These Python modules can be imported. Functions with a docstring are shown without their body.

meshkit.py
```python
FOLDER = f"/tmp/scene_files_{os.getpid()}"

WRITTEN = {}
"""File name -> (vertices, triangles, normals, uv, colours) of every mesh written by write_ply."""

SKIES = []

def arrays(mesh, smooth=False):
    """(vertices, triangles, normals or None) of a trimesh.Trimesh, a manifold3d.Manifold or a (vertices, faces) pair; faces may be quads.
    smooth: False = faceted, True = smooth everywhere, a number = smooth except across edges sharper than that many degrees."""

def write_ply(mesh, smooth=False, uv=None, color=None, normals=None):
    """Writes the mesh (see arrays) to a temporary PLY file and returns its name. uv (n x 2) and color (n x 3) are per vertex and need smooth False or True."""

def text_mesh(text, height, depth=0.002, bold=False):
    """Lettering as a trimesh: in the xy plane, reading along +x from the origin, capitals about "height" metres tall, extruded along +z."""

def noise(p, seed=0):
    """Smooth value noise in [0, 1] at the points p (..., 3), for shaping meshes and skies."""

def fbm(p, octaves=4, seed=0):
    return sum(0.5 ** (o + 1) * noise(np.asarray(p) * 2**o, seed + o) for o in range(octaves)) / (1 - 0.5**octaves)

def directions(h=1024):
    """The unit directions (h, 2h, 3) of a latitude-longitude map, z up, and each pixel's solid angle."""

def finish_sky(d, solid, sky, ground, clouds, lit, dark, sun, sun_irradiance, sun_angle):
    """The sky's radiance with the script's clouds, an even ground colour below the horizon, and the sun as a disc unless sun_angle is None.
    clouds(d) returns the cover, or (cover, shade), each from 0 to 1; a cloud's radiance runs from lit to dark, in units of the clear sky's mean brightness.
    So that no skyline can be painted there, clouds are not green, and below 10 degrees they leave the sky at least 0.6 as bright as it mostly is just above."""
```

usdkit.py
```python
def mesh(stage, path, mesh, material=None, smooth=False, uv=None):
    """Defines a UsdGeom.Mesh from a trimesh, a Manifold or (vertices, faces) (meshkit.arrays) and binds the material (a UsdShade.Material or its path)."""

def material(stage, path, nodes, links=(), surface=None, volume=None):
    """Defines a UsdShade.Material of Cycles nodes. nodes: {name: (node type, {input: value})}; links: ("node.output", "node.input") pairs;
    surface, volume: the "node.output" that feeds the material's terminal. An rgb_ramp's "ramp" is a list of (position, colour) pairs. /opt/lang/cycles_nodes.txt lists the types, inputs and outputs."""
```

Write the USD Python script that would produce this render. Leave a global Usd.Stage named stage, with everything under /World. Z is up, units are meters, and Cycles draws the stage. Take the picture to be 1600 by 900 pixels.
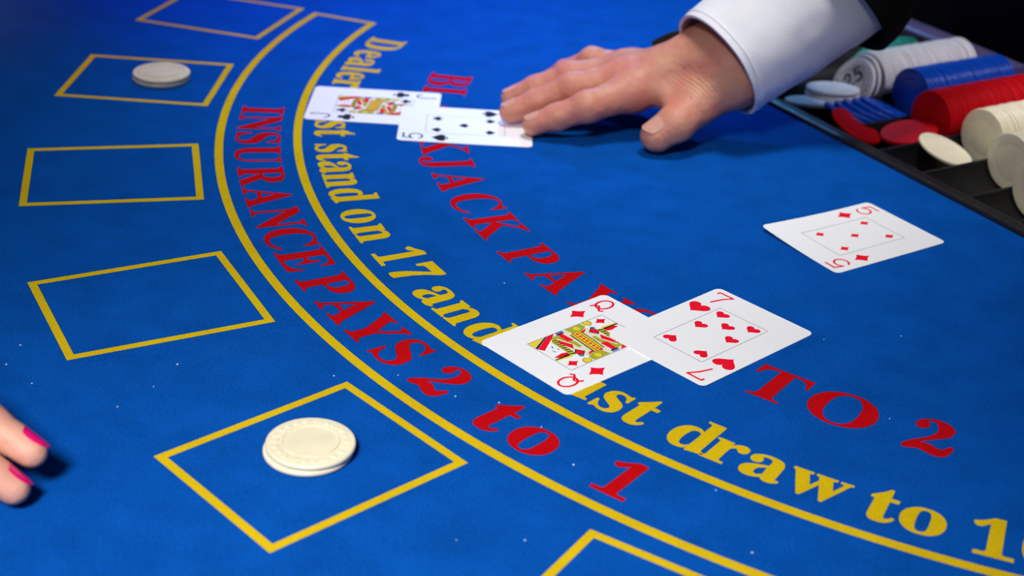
"""A blackjack table seen from a player's seat: felt layout, cards, chips, chip tray, dealer's arm."""
import math
import numpy as np
import trimesh
import shapely
from shapely.geometry import Polygon, LineString, Point, box as sbox
from shapely import affinity, unary_union
from pxr import Usd, UsdGeom, UsdLux, UsdShade, Sdf, Gf, Vt
import usdkit
import meshkit

stage = Usd.Stage.CreateInMemory()
UsdGeom.SetStageUpAxis(stage, "Z")
UsdGeom.SetStageMetersPerUnit(stage, 1.0)
UsdGeom.Xform.Define(stage, "/World")
UsdGeom.Scope.Define(stage, "/World/Looks")
TZ = 0.76                                   # height of the felt above the floor

# ------------------------------------------------------------------ camera, exposure, lights
cam = UsdGeom.Camera.Define(stage, "/World/camera")
RGT, UPV, FWD = (0.99809, 0.02815, 0.05495), (-0.06174, 0.45499, 0.88835), (0.0, 0.89005, -0.45586)
cam.AddTransformOp().Set(Gf.Matrix4d(*RGT, 0, *UPV, 0, *[-x for x in FWD], 0, 0.0, 0.0, TZ + 0.37844, 1))
cam.CreateHorizontalApertureAttr(36.0)
cam.CreateVerticalApertureAttr(20.25)
cam.CreateFocalLengthAttr(54.336)
cam.CreateClippingRangeAttr(Gf.Vec2f(0.05, 50))
cam.CreateFStopAttr(8.5)
cam.CreateFocusDistanceAttr(0.80)
cam.CreateExposureAttr(0.0)


def aim(prim, pos, target):
    p, t = np.array(pos, float), np.array(target, float)
    z = (p - t) / np.linalg.norm(p - t)
    x = np.cross([0, 0, 1.0], z)
    x = x / np.linalg.norm(x) if np.linalg.norm(x) > 1e-6 else np.array([1.0, 0, 0])
    y = np.cross(z, x)
    UsdGeom.Xformable(prim).AddTransformOp().Set(Gf.Matrix4d(*x, 0, *y, 0, *z, 0, *p, 1))


def rect_light(name, pos, target, size, power, color):
    l = UsdLux.RectLight.Define(stage, "/World/" + name)
    l.CreateWidthAttr(size[0]); l.CreateHeightAttr(size[1])
    l.CreateIntensityAttr(power); l.CreateColorAttr(Gf.Vec3f(*color))
    aim(l, pos, target)


def spot_light(name, pos, target, radius, power, color, cone, soft=0.5):
    l = UsdLux.SphereLight.Define(stage, "/World/" + name)
    l.CreateRadiusAttr(radius); l.CreateIntensityAttr(power); l.CreateColorAttr(Gf.Vec3f(*color))
    s = UsdLux.ShapingAPI.Apply(l.GetPrim())
    s.CreateShapingConeAngleAttr(cone); s.CreateShapingConeSoftnessAttr(soft)
    aim(l, pos, target)


spot_light("pendant_lamp_light", (0.14, 0.90, TZ + 1.4), (0.14, 1.09, TZ), 0.14, 78.0, (1.0, 0.98, 0.97), 16, 0.8)
spot_light("added_left_fill", (-0.12, 0.85, TZ + 1.4), (-0.28, 0.98, TZ), 0.10, 60.0, (1.0, 0.95, 0.86), 8.5, 0.9)  # added spot lifting the far-left boxes and chips, no known lamp there
spot_light("stage_light_blue", (0.05, 2.5, TZ + 1.15), (0.00, 1.42, TZ), 0.09, 400.0, (0.12, 0.45, 1.0), 14, 0.9)
spot_light("front_light", (-0.35, -0.6, TZ + 1.3), (-0.05, 0.46, TZ), 0.20, 134.0, (1.0, 0.985, 0.97), 14, 0.9)
spot_light("added_tray_fill", (0.85, 0.85, TZ + 1.1), (0.36, 1.16, TZ), 0.05, 520.0, (0.86, 0.83, 1.0), 9, 0.8)  # added spot brightening the tray and its chips, not a known fixture
spot_light("stage_light_violet", (-1.0, 2.3, TZ + 1.0), (-0.20, 1.29, TZ), 0.06, 650.0, (0.65, 0.22, 1.0), 9, 1.0)
spot_light("stage_light_red", (-0.95, 1.55, TZ + 0.55), (-0.63, 1.22, TZ), 0.04, 3200.0, (1.0, 0.09, 0.07), 17, 0.8)
dome = UsdLux.DomeLight.Define(stage, "/World/room_glow")
dome.CreateIntensityAttr(0.03)
dome.CreateColorAttr(Gf.Vec3f(0.6, 0.6, 1.0))

# ------------------------------------------------------------------ scene-writing helpers
COUNT = {}


def numbered(path):
    n = COUNT.get(path, 0)
    COUNT[path] = n + 1
    return path if n == 0 else f"{path}_{n:03d}"


def tag(prim, label=None, cat=None, group=None, kind=None):
    for k, v in (("label", label), ("category", cat), ("group", group), ("kind", kind)):
        if v:
            prim.SetCustomDataByKey(k, v)
    return prim


def thing(name, label, cat, pos=(0, 0, 0), rotz=0.0, group=None):
    x = UsdGeom.Xform.Define(stage, numbered("/World/" + name))
    x.AddTranslateOp().Set(Gf.Vec3d(*map(float, pos)))
    if rotz:
        x.AddRotateZOp().Set(math.degrees(rotz))
    return tag(x.GetPrim(), label, cat, group)


def obj(name, mesh, mat, parent=None, smooth=False, label=None, kind=None):
    base = str(parent.GetPath()) if parent is not None else "/World"
    m = usdkit.mesh(stage, numbered(f"{base}/{name}"), mesh, mat, smooth=smooth)
    return tag(m.GetPrim(), label, kind=kind)  # the prim


def cat_mesh(ms):
    return trimesh.util.concatenate([m if isinstance(m, trimesh.Trimesh) else trimesh.Trimesh(m[0], m[1], process=False) for m in ms])


def material(name, nodes, links=(), surface="p.BSDF"):
    return usdkit.material(stage, "/World/Looks/" + name, nodes, links, surface=surface)


def plain(name, color, rough=0.5, bump=0.0, bscale=400.0, vary=0.0, vscale=60.0, **kw):
    nodes = {"p": ("principled_bsdf", {"base_color": color, "roughness": rough, **kw})}
    links = []
    nodes["t"] = ("texture_coordinate", {})
    if bump:
        nodes["n"] = ("noise_texture", {"scale": bscale, "detail": 3.0})
        nodes["b"] = ("bump", {"strength": bump, "distance": 0.001})
        links += [("t.object", "n.vector"), ("n.fac", "b.height"), ("b.normal", "p.normal")]
    if vary:
        nodes["v"] = ("noise_texture", {"scale": vscale, "detail": 4.0})
        nodes["r"] = ("rgb_ramp", {"ramp": [(0.3, [c * (1 - vary) for c in color]), (0.7, [min(1, c * (1 + vary)) for c in color])]})
        links += [("t.object", "v.vector"), ("v.fac", "r.fac"), ("r.color", "p.base_color")]
    return material(name, nodes, links)


# ------------------------------------------------------------------ materials
def felt_like(name, dark, light, grain=900.0, sheen=0.5, tint=(0.03, 0.25, 1.0)):
    return material(name, {
        "t": ("texture_coordinate", {}),
        "n": ("noise_texture", {"scale": grain, "detail": 3.0, "roughness": 0.7}),
        "m": ("noise_texture", {"scale": 38.0, "detail": 4.0, "roughness": 0.6}),
        "a": ("math", {"math_type": "multiply_add", "value2": 0.45}),
        "r": ("rgb_ramp", {"ramp": [(0.42, dark), (0.92, light)]}),
        "b": ("bump", {"strength": 0.35, "distance": 0.0006}),
        "p": ("principled_bsdf", {"roughness": 0.85, "sheen_weight": sheen, "sheen_roughness": 0.4, "sheen_tint": tint, "specular_ior_level": 0.0}),
    }, [("t.object", "n.vector"), ("t.object", "m.vector"), ("m.fac", "a.value1"), ("n.fac", "a.value3"), ("a.value", "r.fac"),
        ("r.color", "p.base_color"), ("n.fac", "b.height"), ("b.normal", "p.normal")])


M = {}
M["felt"] = felt_like("blue_felt", (0.0010, 0.038, 0.183), (0.0028, 0.090, 0.445))
M["yellow_print"] = felt_like("yellow_print", (0.50, 0.335, 0.002), (0.70, 0.49, 0.006), sheen=0.1, tint=(1, 0.9, 0.5))
M["red_print"] = felt_like("red_print", (0.36, 0.001, 0.003), (0.53, 0.003, 0.007), sheen=0.08, tint=(1, 0.5, 0.5))
M["card"] = plain("card_stock", (0.86, 0.87, 0.88), 0.5, bump=0.05, bscale=1500)
M["ink_red"] = plain("red_ink", (0.80, 0.006, 0.025), 0.65, specular_ior_level=0.08)
M["ink_black"] = plain("black_ink", (0.012, 0.012, 0.016), 0.65, specular_ior_level=0.08)
M["ink_yellow"] = plain("yellow_ink", (0.78, 0.58, 0.03), 0.65, specular_ior_level=0.08)
M["ink_green"] = plain("olive_ink", (0.36, 0.38, 0.03), 0.65, specular_ior_level=0.08)
M["ink_blue"] = plain("blue_ink", (0.10, 0.22, 0.48), 0.65, specular_ior_level=0.08)
M["ink_pale"] = plain("pale_ink", (0.72, 0.70, 0.55), 0.65, specular_ior_level=0.08)
M["ink_frame"] = plain("frame_line_ink", (0.10, 0.14, 0.18), 0.4)
M["cream"] = plain("cream_clay", (0.80, 0.73, 0.52), 0.38, vary=0.05, vscale=90, bump=0.04, bscale=900)
M["bone"] = plain("bone_clay", (0.74, 0.72, 0.66), 0.35, specular_ior_level=0.2, vary=0.05, vscale=90)
M["chip_blue"] = plain("blue_clay", (0.004, 0.065, 0.42), 0.25, specular_ior_level=0.3, bump=0.1, bscale=700)
M["chip_red"] = plain("red_clay", (0.52, 0.004, 0.008), 0.5, specular_ior_level=0.05, bump=0.1, bscale=700)
M["chip_green"] = plain("green_clay", (0.01, 0.22, 0.14), 0.4)
M["tray"] = plain("black_lacquer", (0.004, 0.004, 0.005), 0.35, bump=0.25, bscale=500, specular_ior_level=0.3)
M["tray_rim"] = plain("black_metal_rim", (0.012, 0.012, 0.016), 0.3, bump=0.5, bscale=700, metallic=0.0)
M["rail_bar"] = plain("brushed_violet_bar", (0.11, 0.085, 0.17), 0.42, bump=0.4, bscale=600, metallic=0.2)
M["shirt"] = plain("white_cotton", (0.84, 0.85, 0.88), 0.8, bump=0.25, bscale=1200, sheen_weight=0.1)
M["suit"] = plain("black_wool", (0.004, 0.004, 0.0045), 0.9, bump=0.4, bscale=900, specular_ior_level=0.1)
M["trouser"] = plain("dark_trouser_cloth", (0.022, 0.012, 0.034), 0.85, bump=0.4, bscale=900, specular_ior_level=0.2)
M["satin"] = plain("satin_braid", (0.05, 0.05, 0.09), 0.3, sheen_weight=0.3)
M["leather"] = plain("black_leather", (0.006, 0.006, 0.006), 0.4, bump=0.3, bscale=300)
M["shade_streak"] = plain("black_shade_streak", (0.01, 0.01, 0.012), 0.5, bump=0.3, bscale=900)  # black for the streak of shade modelled at the wrist
M["nail_pink"] = plain("pink_nail_polish", (0.80, 0.004, 0.17), 0.12, coat_weight=1.0)
M["carpet"] = plain("dark_carpet", (0.012, 0.007, 0.018), 0.95, bump=0.5, bscale=300, vary=0.4, vscale=30)
M["wall"] = plain("dark_wall_paint", (0.02, 0.015, 0.03), 0.8, vary=0.2, vscale=4)
M["wood"] = plain("dark_wood", (0.035, 0.015, 0.01), 0.4, vary=0.4, vscale=12)
M["vinyl"] = plain("black_vinyl", (0.012, 0.011, 0.012), 0.42, bump=0.3, bscale=250)
M["lint"] = plain("pale_lint", (0.7, 0.75, 0.8), 0.8)


def skin(name, base, red):
    return material(name, {
        "t": ("texture_coordinate", {}),
        "n": ("noise_texture", {"scale": 55.0, "detail": 5.0, "roughness": 0.65}),
        "r": ("rgb_ramp", {"ramp": [(0.35, base), (0.68, red)]}),
        "f": ("noise_texture", {"scale": 330.0, "detail": 4.0, "roughness": 0.75}),
        "b": ("bump", {"strength": 0.45, "distance": 0.0010}),
        "k": ("attribute", {"attribute": "redness"}),
        "x": ("mix_color", {"blend_type": "mix", "b": red}),
        "p": ("principled_bsdf", {"roughness": 0.48, "subsurface_weight": 0.12, "subsurface_scale": 0.004, "subsurface_radius": (1.0, 0.35, 0.2), "specular_ior_level": 0.4}),
    }, [("t.object", "n.vector"), ("n.fac", "r.fac"), ("r.color", "x.a"), ("k.fac", "x.fac"), ("x.result", "p.base_color"),
        ("t.object", "f.vector"), ("f.fac", "b.height"), ("b.normal", "p.normal")])


M["skin"] = skin("dealer_skin", (0.62, 0.305, 0.185), (0.62, 0.215, 0.16))
M["skin2"] = skin("guest_skin", (0.72, 0.36, 0.25), (0.74, 0.33, 0.24))
M["nail"] = plain("bare_nail", (0.62, 0.32, 0.24), 0.45, specular_ior_level=0.25)


# ------------------------------------------------------------------ shape helpers
def extrude(shape, depth, z=0.0):
    """shapely polygon(s) -> solid of the given depth standing on height z."""
    ms = []
    for g in getattr(shape, "geoms", [shape]):
        if g.geom_type == "Polygon" and g.area > 1e-10:
            ms.append(trimesh.creation.extrude_polygon(g, depth, engine="earcut"))
    m = trimesh.util.concatenate(ms)
    m.apply_translation([0, 0, z])
    return m


def lathe(profile, n=48):
    """profile (r, z) listed from the axis at the bottom to the axis at the top -> closed solid."""
    return trimesh.creation.revolve(np.array(profile, float), sections=n)


def bar(a, b, w, t, round_=0.001):
    """A straight bar with chamfered long edges from a to b, width w across, thickness t upwards (a, b on its underside)."""
    a, b = np.array(a, float), np.array(b, float)
    d = (b - a) / np.linalg.norm(b - a)
    s = np.cross([0, 0, 1.0], d); s /= np.linalg.norm(s)
    u = np.cross(d, s)
    c = round_
    prof = [(-w / 2, 0), (w / 2, 0), (w / 2, t - c), (w / 2 - .3 * c, t - .3 * c), (w / 2 - c, t), (-w / 2 + c, t), (-w / 2 + .3 * c, t - .3 * c), (-w / 2, t - c)]
    V = [a + x * s + y * u for x, y in prof] + [b + x * s + y * u for x, y in prof]
    k = len(prof)
    F = []
    for i in range(k):
        j = (i + 1) % k
        F += [(i, j, k + j)[::-1], (i, k + j, k + i)[::-1]]
    for i in range(1, k - 1):
        F += [(0, i, i + 1), (k, k + i + 1, k + i)]
    m = trimesh.Trimesh(np.array(V), np.array(F), process=False)
    m.fix_normals()
    return m


def spline(P, n):
    P = np.array(P, float)
    if len(P) < 3:
        t = np.linspace(0, 1, n)[:, None]
        return P[0] * (1 - t) + P[-1] * t
    Q = np.vstack([2 * P[0] - P[1], P, 2 * P[-1] - P[-2]])
    t = np.linspace(0, len(P) - 1 - 1e-9, n)
    i = t.astype(int); f = (t - i)[:, None]
    a, b, c, d = Q[i], Q[i + 1], Q[i + 2], Q[i + 3]
    return .5 * (2 * b + (c - a) * f + (2 * a - 5 * b + 4 * c - d) * f * f + (3 * b - a - 3 * c + d) * f ** 3)


def closed_curve(P, n=8):
    """A smooth closed outline through the points P (Catmull-Rom)."""
    P = np.array(P, float); k = len(P); out = []
    for i in range(k):
        a, b, c, d = P[i - 1], P[i], P[(i + 1) % k], P[(i + 2) % k]
        for f in np.linspace(0, 1, n, endpoint=False):
            out.append(.5 * (2 * b + (c - a) * f + (2 * a - 5 * b + 4 * c - d) * f * f + (3 * b - a - 3 * c + d) * f ** 3))
    return Polygon(out).buffer(0)


def cloth_tube(path, radii, n=64, rings=50, thick=0.002, folds=0.0, seed=0, up=(0, 0, 1), fold_scale=22.0, cap=False):
    """A garment tube along a path: an outer and an inner wall joined at the hems; folds are real relief."""
    C = spline(path, rings)
    R = spline([(a, b, 0) for a, b in radii], rings)
    T = np.gradient(C, axis=0); T /= np.linalg.norm(T, axis=1)[:, None]
    S = np.cross(T, np.array(up, float)); S /= np.linalg.norm(S, axis=1)[:, None]
    U = np.cross(S, T)
    ang = np.linspace(0, 2 * np.pi, n, endpoint=False)
    dirs = np.cos(ang)[None, :, None] * S[:, None] + np.sin(ang)[None, :, None] * U[:, None]
    rad = np.sqrt((R[:, 0, None] * np.cos(ang)) ** 2 + (R[:, 1, None] * np.sin(ang)) ** 2)
    out = C[:, None] + dirs * rad[..., None]
    if folds:
        k = meshkit.fbm(out * fold_scale, 3, seed) - .5
        out = out + dirs * (k * 2 * folds)[..., None]
    inn = out - dirs * thick
    V = np.vstack([out.reshape(-1, 3), inn.reshape(-1, 3)])
    F = []
    N = rings * n
    i, j = np.meshgrid(np.arange(rings - 1), np.arange(n), indexing="ij")
    a, b = i * n + j, i * n + (j + 1) % n
    c, d = a + n, b + n
    F += [np.stack([a, b, d], -1).reshape(-1, 3), np.stack([a, d, c], -1).reshape(-1, 3)]
    F += [np.stack([a, d, b], -1).reshape(-1, 3) + N, np.stack([a, c, d], -1).reshape(-1, 3) + N]
    j = np.arange(n); j2 = (j + 1) % n
    F += [np.stack([j, j + N, j2 + N], -1), np.stack([j, j2 + N, j2], -1)]
    e = (rings - 1) * n
    F += [np.stack([e + j, e + j2 + N, e + j + N], -1), np.stack([e + j, e + j2, e + j2 + N], -1)]
    m = trimesh.Trimesh(V, np.vstack(F), process=False)
    m.fix_normals()
    return m


def surface_nets(f, lo, hi, h, smooth=5):
    """The zero surface of the distance function f over a grid, as a smooth mesh."""
    lo, hi = np.array(lo, float), np.array(hi, float)
    n = np.ceil((hi - lo) / h).astype(int) + 1
    n = ((n + 3) // 4) * 4 + 1
    ax = [lo[k] + h * np.arange(n[k]) for k in range(3)]
    A3 = np.meshgrid(*[a[2::4] for a in ax], indexing="ij")          # blocks of 4: look closely only where the surface can pass
    far = f(np.stack([g.ravel() for g in A3], -1)).reshape(A3[0].shape)
    v = np.ones(n)
    v[:-1, :-1, :-1] = np.repeat(np.repeat(np.repeat(far, 4, 0), 4, 1), 4, 2)
    close = np.zeros(n, bool)
    close[:-1, :-1, :-1] = np.abs(v[:-1, :-1, :-1]) < 4.6 * h + 0.004
    w = np.argwhere(close)
    v[close] = f(lo + h * w)
    ins = v < 0
    s = np.zeros(n - 1, int)
    for o in np.ndindex(2, 2, 2):
        s += ins[o[0]:n[0] - 1 + o[0], o[1]:n[1] - 1 + o[1], o[2]:n[2] - 1 + o[2]]
    cell = (s > 0) & (s < 8)
    idx = -np.ones(n - 1, int)
    cs = np.argwhere(cell)
    idx[cell] = np.arange(len(cs))
    acc = np.zeros((len(cs), 3)); cnt = np.zeros(len(cs))
    corners = list(np.ndindex(2, 2, 2))
    for a in corners:
        for k in range(3):
            if a[k] == 0:
                b = list(a); b[k] = 1; b = tuple(b)
                va = v[tuple((cs + a).T)]; vb = v[tuple((cs + b).T)]
                x = (va < 0) != (vb < 0)
                t = np.where(x, va / np.where(x, va - vb, 1), 0)
                p = np.array(a, float) + np.outer(t, np.array(b) - np.array(a))
                acc[x] += p[x]; cnt[x] += 1
    V = lo + h * (cs + acc / cnt[:, None])
    F = []
    for k in range(3):
        k1, k2 = (k + 1) % 3, (k + 2) % 3
        sl0 = [slice(None)] * 3; sl1 = [slice(None)] * 3
        sl0[k] = slice(0, n[k] - 1); sl1[k] = slice(1, n[k])
        A, B = ins[tuple(sl0)], ins[tuple(sl1)]
        e = np.argwhere(A != B)
        e = e[(e[:, k1] > 0) & (e[:, k2] > 0) & (e[:, k1] < n[k1] - 1) & (e[:, k2] < n[k2] - 1)]
        d1 = np.zeros(3, int); d1[k1] = 1
        d2 = np.zeros(3, int); d2[k2] = 1
        q = np.stack([idx[tuple((e - d1 - d2).T)], idx[tuple((e - d2).T)], idx[tuple(e.T)], idx[tuple((e - d1).T)]], 1)
        flip = ~A[tuple(e.T)]
        q[flip] = q[flip][:, ::-1]
        F.append(q)
    F = np.vstack(F)
    m = trimesh.Trimesh(V, np.vstack([F[:, [0, 1, 2]], F[:, [0, 2, 3]]]), process=False)
    e = m.edges_unique
    deg = np.maximum(np.bincount(e.ravel(), minlength=len(V)), 1)[:, None]
    for step in (.5, -.52) * smooth:
        acc = np.zeros_like(V)
        for k in range(3):
            acc[:, k] = np.bincount(e[:, 0], V[e[:, 1], k], len(V)) + np.bincount(e[:, 1], V[e[:, 0], k], len(V))
        V = V + step * (acc / deg - V)
    m = trimesh.Trimesh(V, m.faces, process=False)
    return m


def smin(a, b, k):
    h = np.clip(.5 + .5 * (b - a) / k, 0, 1)
    return b * (1 - h) + a * h - k * h * (1 - h)


def bone(p, a, b, ra, rb):
    a, b = np.array(a, float), np.array(b, float)
    d = b - a
    t = np.clip((p - a) @ d / (d @ d), 0, 1)
    return np.linalg.norm(p - a - t[:, None] * d, axis=1) - (ra + t * (rb - ra))


def chain(p, pts, radii, k=0.003):
    out = None
    for i in range(len(pts) - 1):
        d = bone(p, pts[i], pts[i + 1], radii[i], radii[i + 1])
        out = d if out is None else smin(out, d, k)
    return out

# ------------------------------------------------------------------ the room
obj("floor", (np.array([[-4, -3, 0], [5, -3, 0], [5, 5, 0], [-4, 5, 0.]]), np.array([[0, 1, 2, 3]])), M["carpet"])
tag(stage.GetPrimAtPath("/World/floor"), "dark patterned carpet floor of the gaming room", kind="structure")
wb = trimesh.creation.box([9, 0.1, 3.2]); wb.apply_translation([0.5, 5.05, 1.6])
tag(obj("wall_back", wb, M["wall"]), "dark painted wall far behind the table", kind="structure")

# ------------------------------------------------------------------ the table
CX, CY = 0.3814, 1.0136                      # centre of the printed arcs
O2 = np.array([0.175, 1.054])                # corner of the tray frame on the felt
A1 = math.radians(-58.0)
E1, E2 = np.array([math.cos(A1), math.sin(A1)]), np.array([-math.sin(A1), math.cos(A1)])


def tray_xy(a, b):
    return O2 + a * E1 + b * E2


def to_tray(shape):                            # tray frame -> world plan
    return affinity.affine_transform(shape, [E1[0], E2[0], E1[1], E2[1], O2[0], O2[1]])


def sector_line(r0, r1, a0, a1):
    a = np.radians(np.linspace(a0, a1, 160))
    p = np.c_[np.cos(a), np.sin(a)]
    return Polygon(np.vstack([p * r0, (p * r1)[::-1]]) + [CX, CY])


ctr = np.array([(np.array([CX, CY]) - O2) @ E1, (np.array([CX, CY]) - O2) @ E2])
disc = Point(*ctr).buffer(0.90, 96)
EDGE = 0.243
hole = sbox(-0.1195, -0.0008, 0.3975, 0.2078)
half = sbox(-2, -2, 3, EDGE)
felt_shape = to_tray(disc.intersection(half).difference(hole))
table = thing("blackjack_table", "large blue felt blackjack table with yellow boxes and curved red lettering", "table", (0, 0, TZ))
obj("felt", extrude(felt_shape, 0.012, -0.012), M["felt"], table, label="blue felt playing surface")
obj("board", extrude(to_tray(Point(*ctr).buffer(0.905, 96).intersection(half).difference(hole)), 0.02, -0.033), M["wood"], table)
rim = spline([(CX + 0.945 * math.cos(a), CY + 0.945 * math.sin(a), 0.004) for a in np.radians(np.linspace(132, 292, 30))], 120)
obj("padded_rail", cloth_tube(rim, [(0.047, 0.028)] * 3, n=28, rings=120, thick=0.004), M["vinyl"], table, smooth=60, label="padded black vinyl armrest")
obj("apron", extrude(to_tray(Point(*ctr).buffer(0.80, 64).intersection(sbox(-2, -2, 3, EDGE - 0.03)).difference(Point(*ctr).buffer(0.77, 64).intersection(sbox(-2, -2, 3, EDGE - 0.06)))), 0.12, -0.153), M["wood"], table)
for px, py in (tray_xy(-0.30, -0.05), tray_xy(0.60, -0.05), tray_xy(0.143, -0.45)):
    leg = lathe([(0, 0), (0.09, 0), (0.09, 0.02), (0.05, 0.04), (0.032, 0.10), (0.028, 0.30), (0.036, 0.52), (0.05, 0.60), (0.05, 0.727), (0, 0.727)], 32)
    leg.apply_translation([px, py, -TZ])
    obj("leg", leg, M["wood"], table, smooth=40)

PZ, PT = 0.0, 0.00012                        # prints lie on the felt, a hair proud
A_START, A_END = 161.4, 258.2
for r in (0.5822, 0.5325):
    obj("arc_line", extrude(sector_line(r - 0.0026, r + 0.0026, A_START, A_END), PT, PZ), M["yellow_print"], table, label="curved yellow line")
for a in (A_START, A_END):
    u = np.array([math.cos(math.radians(a)), math.sin(math.radians(a))])
    ln = LineString([(CX, CY) + u * 0.5301, (CX, CY) + u * 0.5846]).buffer(0.0021, cap_style=2)
    obj("end_line", extrude(ln, PT, PZ + 0.00002), M["yellow_print"], table)
for a, r in ((164.84, 0.6472), (179.02, 0.6460), (193.92, 0.6458), (209.10, 0.6487), (224.16, 0.6466), (239.15, 0.6478), (254.2, 0.6478)):
    fr = sbox(-0.0522, -0.0437, 0.0522, 0.0437)
    fr = fr.difference(fr.buffer(-0.0042, join_style=2))
    fr = affinity.translate(affinity.rotate(fr, a, origin=(0, 0)), CX + r * math.cos(math.radians(a)), CY + r * math.sin(math.radians(a)))
    obj("betting_box", extrude(fr, PT, PZ), M["yellow_print"], table)

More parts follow.
